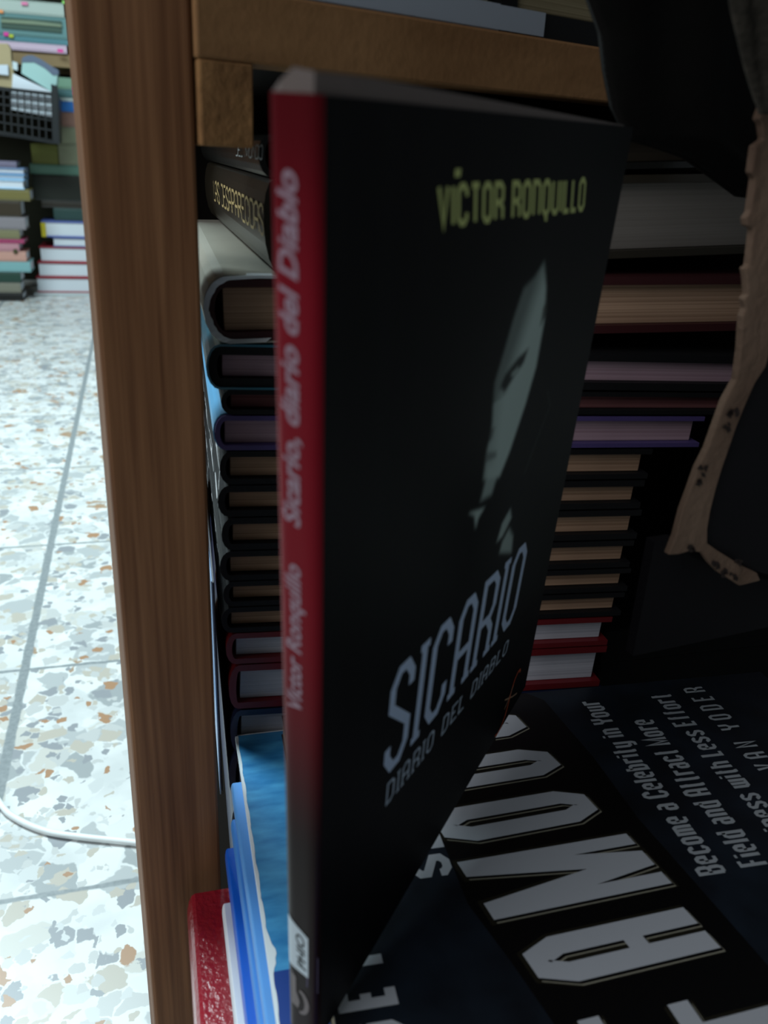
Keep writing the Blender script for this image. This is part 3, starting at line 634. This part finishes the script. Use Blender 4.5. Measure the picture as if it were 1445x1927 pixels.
# ================================================================== BOOKS ON THE BOARD ABOVE
def above(name, label, px0, px1, z0, t, cov, pg, depth=.13, back=.002, board=.0006, grp='books standing on the board above the opening'):
    """lying book with its long side along the rail: local y runs into the shelf"""
    a = onp(px0[0], px0[1], R0, RA); b = onp(px1[0], px1[1], R0, RA); a.z = b.z = H0 + z0
    wd = (b - a).length; loc = a + rn * back
    return book(name, label, loc, RA, wd, depth, t, cov, pg, board, .0012, .001, 0, grp)
above('white_softcover_book', 'white-covered thin book lying on the board above the opening', (470, 0), (941, 60), .0393, .0078, mat('white_gloss_cover', (170, 178, 190), .5), PAPER_W, back=.001)
# give that book a closed white long side facing the front
o = bpy.data.objects['white_softcover_book']; a = o.children[0]
MB().box(.0003, .113, -.0003, .0008, .0003, .0075).build('side_edge', MC['white_gloss_cover'], o)
above('yellowed_pages_book', 'book with yellowed pages lying on the white book above the opening', (470, 0), (938, 40), .0472, .022, mat('grey_card', (130, 130, 110), .6), PG_YEL, back=.004)
above('black_hardcover_book', 'black hardcover with olive page edges at the right end of the upper board', (944, 61), (1150, 88), .0393, .034, BLACK, PG_YEL, board=.0075)

# ================================================================== RIGHT SIDE: torn box, black bag, grey cloth
pc = Vector((math.sin(R(19)) * .245, math.cos(R(19)) * .245, 0))
def bx(x, y, n=0, a=66): p = onp(x, y, pc, a); return p + du(a - 90) * n
cb = empty('cardboard_box', bx(1400, 1300), 90); tag(cb, 'torn dark cardboard box at the right with a ragged tan edge', 'box')
strip_l = [(1446, 165), (1425, 225), (1432, 232), (1436, 262), (1419, 275), (1412, 325), (1419, 336), (1410, 400), (1402, 410), (1404, 425), (1416, 430), (1408, 500), (1400, 505), (1403, 520), (1406, 555), (1398, 562), (1402, 580), (1396, 595), (1392, 660), (1384, 715), (1362, 755), (1346, 800), (1330, 845), (1312, 880), (1296, 925), (1283, 960), (1270, 1010), (1256, 1044)]
bottom = [(1275, 1043), (1300, 1036), (1320, 1040), (1334, 1060), (1352, 1078), (1372, 1090), (1390, 1102), (1408, 1098), (1430, 1092)]
upper = [(1424, 1078), (1398, 1066), (1376, 1052), (1350, 1036), (1330, 1022), (1330, 995), (1336, 960), (1346, 920), (1358, 880), (1372, 840), (1386, 800), (1402, 760), (1420, 720), (1440, 690), (1452, 640), (1458, 560), (1460, 400), (1462, 165)]
CARD = mat('torn_cardboard', (128, 106, 90), .85, .1, (94, 74, 62), (70, 70, 26), .5, .9, 240)
poly = strip_l + bottom + upper
import bmesh
def sheet(poly, off, thickness, sub=0):
    mb = MB(); mb.prism([bx(x, y, off) for x, y in poly], du(66 - 90) * thickness); return mb
part_world(sheet(poly, -.0004, .0025), 'torn_edge', CARD, cb, bevel=.0005)
inner = [(1464, 640), (1440, 690), (1420, 720), (1402, 760), (1386, 800), (1372, 840), (1358, 880), (1346, 920), (1336, 960), (1330, 1022), (1350, 1036), (1376, 1052), (1398, 1066), (1424, 1078), (1700, 1150), (2100, 1250), (2300, 500), (1700, 600)]
part_world(sheet(inner, .002, .003), 'box_side', mat('black_printed_card', (14, 12, 16), .7, .2), cb)
low = [(1280, 1050), (1320, 1044), (1352, 1080), (1408, 1100), (1700, 1170), (2100, 1270)]
pts = [bx(x, y, .012) for x, y in low]; pts += [Vector((p_.x, p_.y, bx(1290, 1258, .012).z)) for p_ in (pts[-1], pts[0])]
part_world(MB().prism(pts, du(66 - 90) * .004), 'box_front_panel', mat('black_printed_card', (14, 12, 16)), cb)
# scuffs: small lifted flakes on the tan edge
mb = MB()
for x, y in ((1372, 780), (1366, 800), (1378, 775), (1318, 885), (1308, 905), (1345, 1062), (1362, 1076), (1375, 1082), (1385, 1058), (1300, 1028)):
    for k_ in range(3):
        cx, cy = x + random.uniform(-6, 6), y + random.uniform(-8, 8); a_ = random.uniform(0, 3)
        pts = [(cx + 9 * random.uniform(.3, 1) * math.cos(a_ + q), cy + 9 * random.uniform(.3, 1) * math.sin(a_ + q)) for q in (0, 1.3, 2.9, 4.4)]
        mb.add([bx(px_, py_, -.0008) for px_, py_ in pts], [(0, 1, 2, 3)])
part_world(mb, 'torn_flakes', mat('dark_torn_paper', (44, 34, 30), .9), cb)

kb = empty('dark_fill_box', P(.215, .330, -.3215), 74); tag(kb, 'black lidded box added as dark fill right of the book stack', 'box')  # added box, its black stands in for darkness beside the stack
BB = mat('dark_fill_card', (7, 7, 8), .8, .1)
MB().box(0, .20, 0, .17, 0, .085).build('body', BB, kb, bevel=.001); MB().box(-.002, .202, -.002, .172, .0852, .105).build('lid', BB, kb, bevel=.001)
def drape(name, label, left, right, p, az, m, amp, rows=40, colsn=50, depth=.03, cat='bag', folds=5):
    """hanging soft thing: closed puffy sheet between two image-traced borders, with real folds"""
    r = empty(name, onp(*left[-1], p, az), 90); tag(r, label, cat)
    def lerp(border, t):
        t *= len(border) - 1; i = min(int(t), len(border) - 2); f = t - i; return (border[i][0] * (1 - f) + border[i + 1][0] * f, border[i][1] * (1 - f) + border[i + 1][1] * f)
    vs = []; n = du(az - 90); UP = 14; ztop = H0 + .425
    for side in (0, 1):
        for j in range(-UP, rows + 1):
            L_, R_ = lerp(left, max(j, 0) / rows), lerp(right, max(j, 0) / rows)
            for i in range(colsn + 1):
                s = i / colsn; q = onp(L_[0] * (1 - s) + R_[0] * s, L_[1] * (1 - s) + R_[1] * s, p, az)
                if j < 0: q = q + Vector((0, 0, (ztop - q.z) * -j / UP)); q = q + du(az) * ((.5 - s) * .05 * -j / UP)
                bulge = math.sin(math.pi * min(max(s, 0), 1)) ** .5 * depth / 2
                fold = amp * math.sin(s * math.pi * folds + j * .08) * math.sin(math.pi * s)
                vs.append(q - n * (bulge + fold) if side == 0 else q + n * bulge)
    rows += UP; cN = colsn + 1; K = (rows + 1) * cN; fs = []
    for j in range(rows):
        for i in range(colsn):
            a = j * cN + i; fs += [(a, a + 1, a + cN + 1, a + cN), (K + a, K + a + cN, K + a + cN + 1, K + a + 1)]
        fs += [(j * cN, (j + 1) * cN, K + (j + 1) * cN, K + j * cN), (j * cN + colsn, K + j * cN + colsn, K + (j + 1) * cN + colsn, (j + 1) * cN + colsn)]
    fs += [tuple([i for i in range(cN)] + [K + i for i in range(cN - 1, -1, -1)]), tuple([K + rows * cN + i for i in range(cN)] + [rows * cN + i for i in range(cN - 1, -1, -1)])]
    return part_world(MB().add(vs, fs), 'fabric_body', m, r, smooth=True), r
pb = Vector((math.sin(R(17)) * .30, math.cos(R(17)) * .30, 0))
drape('black_bag', 'large black bag hanging over the right end of the shelf', [(1070, -160), (1090, -60), (1106, 0), (1128, 60), (1136, 130), (1150, 200), (1180, 262), (1290, 296), (1400, 372)],
      [(1500, -160), (1500, -40), (1500, 20), (1500, 85), (1500, 150), (1500, 205), (1500, 262), (1490, 330), (1480, 372)], pb, 60, mat('black_nylon', (9, 8, 7), .85, .1, bump=.6, bscale=120), .002, depth=.02)
pg_ = Vector((math.sin(R(20)) * .235, math.cos(R(20)) * .235, 0))
drape('grey_cloth', 'dark grey cloth hanging at the upper right corner above the torn box', [(1355, -160), (1365, -40), (1374, 20), (1386, 70), (1398, 120), (1410, 160), (1420, 190), (1430, 215)],
      [(1600, -160), (1600, -40), (1600, 20), (1590, 70), (1580, 120), (1570, 160), (1560, 190), (1550, 215)], pg_, 66, mat('grey_fleece', (58, 54, 48), .95, .05, (38, 36, 32), (200, 200, 200), .5, 1, 500), .0025, depth=.006, cat='cloth', folds=7)

# ================================================================== CABLE ON THE FLOOR
pts = [(-.60, .78), (-.45, .69), (-.35, .593), (-.298, .535), (-.277, .518), (-.248, .506), (-.217, .502), (-.173, .499), (-.11, .492), (-.02, .49)]
dense = []
for i in range(len(pts) - 1):
    p0 = pts[max(i - 1, 0)]; p1 = pts[i]; p2 = pts[i + 1]; p3 = pts[min(i + 2, len(pts) - 1)]
    for k_ in range(6):
        t = k_ / 6; dense.append(tuple(.5 * (2 * p1[a] + (p2[a] - p0[a]) * t + (2 * p0[a] - 5 * p1[a] + 4 * p2[a] - p3[a]) * t * t + (3 * p1[a] - p0[a] - 3 * p2[a] + p3[a]) * t ** 3) for a in (0, 1)))
tag(MB().tube([(x, y, .0026) for x, y in dense], .0026).build('power_cable', mat('white_cable_sheath', (236, 242, 242), .4, .5), smooth=True), 'white cable curving across the terrazzo floor to the wooden post', 'cable')

# ================================================================== BACKGROUND BOOKSHELF
BP = Vector((-1.157, 2.914, 0))
def bo(x, y, back=0): p = onp(x, y, BP + du(-16) * back, 74); return p
bc = empty('background_bookcase', bo(150, 560, .05), 74); bc.location.z = 0; bpy.context.view_layer.update()
tag(bc, 'pale wooden bookcase at the far end of the aisle behind the crate', 'bookcase')
BW = mat('pale_board', (140, 118, 84), .6, .3); BD = mat('dark_shelf_back', (34, 34, 26), .9, .1)
mb = MB(); mb.box(-.5, .6, -.04, .30, .695, .731); mb.build('shelf_board', BW, bc)
MB().box(-.5, .6, .30, .32, 0, 1.9).build('back_panel', BD, bc)
MB().box(-.52, -.5, 0, .32, 0, 1.9).build('side_panel', BW, bc); MB().box(.6, .62, 0, .32, 0, 1.9).build('side_panel', BW, bc)
MB().box(-.5, .6, 0, .30, 1.2, 1.23).build('shelf_board', BW, bc)
gi = [0]
def bgb(name, label, x0, x1, yt, yb, cov, pg, mode='pages', back=0., depth=.15, board=.004, grp=None, z0=None, az=74):
    """book lying in a far stack; pages or spine side faces the camera"""
    a = onp(x0, yb, BP + du(-16) * back, 74); b = onp(x1, yb, BP + du(-16) * back, 74); top = onp(x0, yt, BP + du(-16) * back, 74)
    h = max(top.z - a.z, .006); wd = (Vector((b.x, b.y)) - Vector((a.x, a.y))).length
    zz = a.z if z0 is None else z0
    r = empty(name, Vector((a.x, a.y, zz)), az); tag(r, label, 'book', grp)
    if mode == 'pages':
        mb = MB(); mb.box(0, wd, 0, depth, 0, board).box(0, wd, 0, depth, h - board, h).box(0, wd, depth - board, depth, board, h - board)
        mb.build('cover', cov, r); MB().box(.003, wd - .003, .004, depth - board, board, h - board).build('page_block', pg, r)
    else:
        mb = MB(); mb.box(0, wd, .001, depth, 0, board).box(0, wd, .001, depth, h - board, h).box(0, wd, 0, board, board, h - board)
        mb.build('cover', cov, r, bevel=.002); MB().box(.003, wd - .003, board, depth - .003, board, h - board).build('page_block', pg, r)
    return r, zz + h
def col(n, c, r=.5): return mat(n, c, r, .35)
PGF = col('far_white_pages', (206, 212, 218), .8); PGG = col('far_grey_pages', (150, 150, 140), .8)
G1 = 'books stacked on the floor at the end of the aisle'
r, z = bgb('thin_pale_book', 'thin pale book lying on the floor under the far red-covered stack', 64, 235, 549, 554, col('far_pale', (196, 204, 206)), PGF, back=-.012, z0=.0005)
for nm, lab, x0, yt, yb, cov, pg in (
    ('red_cover_book', 'bottom book of the far floor stack, white pages under a thin red cover', 70, 519, 548, col('far_red', (150, 40, 54)), PGF),
    ('red_cover_book', 'second book up in the far floor stack with a dark red cover line', 73, 491, 519, MC['far_red'], PGF),
    ('red_cover_book', 'third book up in the far floor stack, red cover under the smaller white book', 76, 462, 491, MC['far_red'], PGF),
    ('blue_cover_book', 'smaller white-paged book with a dull blue cover in the far floor stack', 100, 444, 462, col('far_dull_blue', (86, 96, 140)), PGF),
    ('yellow_spine_book', 'blue covered book with a yellow spine edge on top of the far floor stack', 80, 414, 444, col('far_blue_yellow', (88, 104, 170)), PGF)):
    r, z = bgb(nm, lab, x0, 235, yt, yb, cov, pg, grp=G1, z0=z + .0004)
    if nm == 'yellow_spine_book': MB().box(-.002, .012, -.001, .15, 0, .044).build('spine_strip', col('far_yellow', (196, 180, 40)), r)
G2 = 'books on the dark shelf below the far board'
bk = .02; zq = z + .0005
for nm, lab, x0, x1, yt, yb, c, mode in (
    ('dark_teal_book', 'dark teal book in shadow above the blue and yellow book', 100, 235, 372, 396, (40, 66, 62), 's'),
    ('dark_brown_book', 'dark brown book at the bottom of the shadowed gap in the far bookcase', 80, 235, 396, 409, (44, 38, 30), 's'),
    ('black_cover_book', 'blackish green book above the dark teal one in the far bookcase', 64, 235, 322, 371, (26, 30, 22), 's'),
    ('green_spine_book', 'muted green spine under the tan books in the far bookcase', 56, 235, 302, 321, (84, 120, 104), 's'),
    ('olive_box_file', 'olive green volume left of the tan books, below the crate', 60, 110, 262, 300, (98, 100, 40), 's'),
    ('tan_book', 'large greyish tan volume, lower of two beside the crate', 111, 235, 262, 301, (122, 124, 100), 's'),
    ('tan_book', 'large greyish tan volume, upper of two beside the crate', 111, 235, 228, 261, (112, 112, 84), 's'),
    ('pinkish_book', 'book with dull pink page edges under the bright blue book', 105, 235, 199, 227, (140, 104, 92), 's'),
    ('bright_blue_book', 'bright blue spine to the right of the black crate', 104, 235, 178, 198, (48, 120, 200), 's'),
    ('white_spine_book', 'thin white spine with a pink tab right of the crate', 104, 235, 171, 177, (200, 210, 206), 's'),
    ('teal_grey_book', 'teal grey spine just above the thin white one beside the crate', 104, 235, 154, 170, (78, 116, 118), 's'),
    ('green_cream_book', 'green and cream spine topmost below the far board', 104, 235, 130, 152, (120, 156, 132), 's')):
    r, z2 = bgb(nm, lab, x0, x1, yt, yb, col('far_' + lab.replace(' ', '_')[:24], c), PGG, 'spine' if mode == 's' else 'pages', bk, grp=G2, z0=zq, depth=.2)
    if nm != 'olive_box_file': zq = z2 + .0004
G3 = 'books on the far board at the upper left'; zr_ = .7314
for nm, lab, x0, x1, yt, yb, c in (
    ('pink_white_book', 'white and pink spine lying directly on the far board', -40, 126, 74, 90, (208, 186, 204)),
    ('blue_teal_book', 'narrow teal spine above the white and pink one', -40, 130, 64, 74, (88, 140, 150)),
    ('teal_box_book', 'large teal framed volume in the row on the far board', -40, 128, 20, 63, (96, 136, 136)),
    ('pale_grey_book', 'pale grey spine above the teal framed volume', -40, 121, -8, 19, (172, 186, 178)),
    ('dark_teal_book', 'dark teal upright spine at the right end of the far board row', 131, 140, 28, 84, (40, 74, 78)),
    ('blue_teal_book', 'small blue grey book beside the post on the far board', 142, 235, 60, 96, (120, 130, 130)),
    ('grey_green_book', 'grey green volume at the top beside the post', 142, 235, -10, 59, (110, 120, 110))):
    if nm == 'dark_teal_book' or x0 > 135 and yb == 96: zr_ = .7314
    _, zr_ = bgb(nm, lab, x0, x1, yt, yb, col('far_' + lab.replace(' ', '_')[:24], c), PGG, 'spine', 0, grp=G3, z0=zr_ + .0003)
def bpatch(name, label, pts, c, back=-.004, parent=None, m=None, th=.002):
    mb = MB(); mb.prism([bo(x, y, back) for x, y in pts], du(-16) * th)
    m = m or col('patch_' + '_'.join(map(str, c)), c)
    return part_world(mb, name, m, parent)
tb = [o for o in bpy.data.objects if o.name.startswith('teal_box_book')][0]
bpatch('cover_panel', '', [(2, 31), (116, 40), (116, 62), (2, 52)], (60, 84, 72), parent=tb)
bpatch('cover_picture', '', [(2, 36), (60, 39), (116, 46), (116, 51), (70, 47), (2, 42)], (120, 136, 112), -.007, tb)
# page marker tabs
def tab(label, x, y, wpx, hpx, c, back=-.006):
    n = du(-16); mb = MB(); mb.prism([bo(x, y, back), bo(x + wpx, y + 1, back), bo(x + wpx, y + hpx, back), bo(x, y + hpx - 1, back)], n * .003)
    tag(mb.build('page_marker_tab', col('tab_%d' % c[0], c, .5)), label, 'page marker', 'coloured page marker tabs on the far books')
tab('magenta tab at the right end of the white and pink spine', 108, 92, 11, 7, (220, 60, 150), -.02)
tab('magenta tab on the left under the teal framed volume', 7, 60, 9, 8, (222, 62, 160)); tab('yellow green tab beside the left magenta tab', 17, 64, 8, 7, (186, 200, 60))
tab('yellow tab beside the post, right of the teal framed volume', 131, 41, 10, 14, (206, 208, 60)); tab('magenta tab right of the crate on the teal grey spine', 137, 163, 8, 7, (210, 54, 150), .005)
tab('orange tab at the left image edge beside the teal volume', -2, 18, 8, 7, (230, 150, 90)); tab('light green tab on the pale grey spine', 117, 1, 7, 6, (150, 220, 110)); tab('pink tab on the pale grey spine', 40, 3, 12, 7, (224, 130, 170))
tab('pink tab beside the post at the top of the far row', 135, 20, 6, 8, (216, 100, 140)); tab('pink tab on the thin white spine right of the crate', 138, 171, 7, 8, (226, 80, 160), .004)

# near-left floor stack with the crate on it
G4 = 'books stacked under the black crate'
bk = -.12
z = .0005
for nm, lab, x1, yt, yb, c, mode in (
    ('black_book', 'black book at the foot of the stack under the crate', 44, 547, 562, (20, 20, 18), 's'),
    ('grey_paged_book', 'grey page edges second from the floor under the crate', 40, 527, 546, (120, 118, 104), 's'),
    ('dark_green_book', 'dark green book under the pale teal one in the crate stack', 40, 506, 526, (34, 62, 52), 's'),
    ('pale_teal_book', 'pale teal book jutting out of the crate stack', 58, 485, 505, (122, 166, 168), 's'),
    ('peach_book', 'peach coloured book with a dark round spot in the crate stack', 50, 465, 484, (190, 144, 130), 's'),
    ('pink_book', 'dusty pink book above the peach one in the crate stack', 36, 449, 464, (180, 130, 138), 's'),
    ('magenta_book', 'thin magenta book in the crate stack', 45, 440, 448, (160, 50, 96), 's'),
    ('cream_book', 'small cream book between dark ones in the crate stack', 37, 421, 439, (120, 116, 84), 's'),
    ('silver_grey_book', 'silvery book slanting out of the crate stack', 48, 396, 420, (130, 124, 128), 's'),
    ('dark_brown_book', 'dark brown book below the olive one in the crate stack', 40, 364, 395, (52, 42, 28), 's'),
    ('olive_book', 'olive book under the blue and white magazines', 56, 341, 363, (112, 104, 58), 's'),
    ('blue_magazine', 'lower blue and white magazine in the crate stack', 44, 322, 340, (170, 206, 234), 'p'),
    ('blue_magazine', 'middle blue and white magazine in the crate stack', 44, 311, 321, (120, 168, 208), 'p'),
    ('blue_magazine', 'upper dull blue magazine in the crate stack', 44, 298, 310, (110, 134, 170), 'p'),
    ('lilac_grey_book', 'small lilac grey book at the top of the crate stack', 30, 285, 297, (110, 104, 126), 's')):
    m_ = col('far_' + lab.replace(' ', '_')[:26], c)
    r, z = bgb(nm, lab, -60, x1, yt, yb, m_, PGF, 'spine' if mode == 's' else 'pages', bk, grp=G4, depth=.11, z0=z + .0004)
    if nm == 'peach_book': bpatch('round_spot', '', [(25, 470), (30, 468), (34, 473), (30, 478), (25, 476)], (70, 66, 40), bk - .004, r)
# crate: lattice box
CR = mat('black_crate_plastic', (26, 30, 32), .45, .4)
def cp(x, y, b): return onp(x, y, BP + du(-16) * (bk + b), 74)
cr = empty('plastic_crate', cp(0, 272, 0), 74); tag(cr, 'black lattice plastic crate standing on the left book stack', 'crate')
mb = MB(); d = du(-16) * .006
def seg(p, q, wpx, b=-.02, dd=d):
    (x0, y0), (x1, y1) = p, q; L = math.hypot(x1 - x0, y1 - y0); nx, ny = -(y1 - y0) / L * wpx / 2, (x1 - x0) / L * wpx / 2
    mb.prism([cp(x0 + nx, y0 + ny, b), cp(x1 + nx, y1 + ny, b), cp(x1 - nx, y1 - ny, b), cp(x0 - nx, y0 - ny, b)], dd)
def ytop(x): return 166 + .115 * x
def ybot(x): return 250 + .17 * x
for k_ in range(6):
    f = (0, .18, .36, .55, .76, 1)[k_]; seg((-50, ytop(-50) * (1 - f) + ybot(-50) * f), (110, ytop(110) * (1 - f) + ybot(110) * f), 7 if k_ in (0, 5) else 3)
for k_ in range(12): x = -46 + 13 * k_; seg((x, ytop(x)), (x + 3, ybot(x)), 2.6)
part_world(mb, 'front_lattice', CR, cr)
mb = MB(); mb.prism([cp(96, 158, -.024), cp(108, 162, -.024), cp(112, 272, -.024), cp(101, 269, -.024)], du(-16) * .02); part_world(mb, 'corner_post', CR, cr)
mb = MB(); mb.prism([cp(106, 182, -.02), cp(111, 184, -.02), cp(112, 268, -.02), cp(106, 266, -.02)], du(-16) * .10); part_world(mb, 'side_wall', CR, cr)
mb = MB(); mb.prism([cp(-50, 244, -.02), cp(110, 266, -.02), cp(110, 270, -.02), cp(-50, 248, -.02)], du(-16) * .10); part_world(mb, 'crate_floor', CR, cr)
def inbox(name, label, pts, c, b0, th, cat, m=None):
    mb = MB(); mb.prism([cp(x, y, b0) for x, y in pts], du(-16) * th); return tag(mb.build(name, m or col('in_' + name, c), bevel=.001), label, cat)
inbox('white_carton', 'white carton slanting inside the black crate', [(24, 138), (96, 172), (96, 178), (100, 222), (20, 206)], (214, 222, 230), .0, .05, 'box')
g_ = inbox('bluish_case', 'pale case with a rounded blue grey lid in the crate', [(42, 112), (60, 112), (84, 124), (108, 140), (107, 158), (96, 172), (40, 138)], (160, 196, 192), .012, .04, 'case')
mb = MB(); mb.prism([cp(x, y, .010) for x, y in [(40, 118), (42, 108), (52, 104), (62, 104), (78, 112), (96, 124), (110, 132), (110, 140), (100, 142), (84, 128), (64, 117), (44, 117)]], du(-16) * .045)
mb.build('lid', col('lid_blue_grey', (92, 104, 124)), g_)
inbox('beige_paper_bag', 'beige crumpled paper bag in the left end of the crate', [(-50, 80), (14, 82), (20, 92), (22, 118), (26, 140), (32, 166), (-50, 168)], (168, 152, 116), .02, .04, 'bag')
inbox('white_folded_paper', 'small white folded paper at the left image edge above the crate', [(-40, 122), (15, 122), (16, 142), (-2, 140), (-40, 136)], (200, 210, 220), .006, .012, 'paper')
inbox('small_white_box', 'tiny white box beside the pale case in the crate', [(23, 115), (33, 118), (33, 133), (24, 130)], (196, 210, 214), .008, .012, 'box')
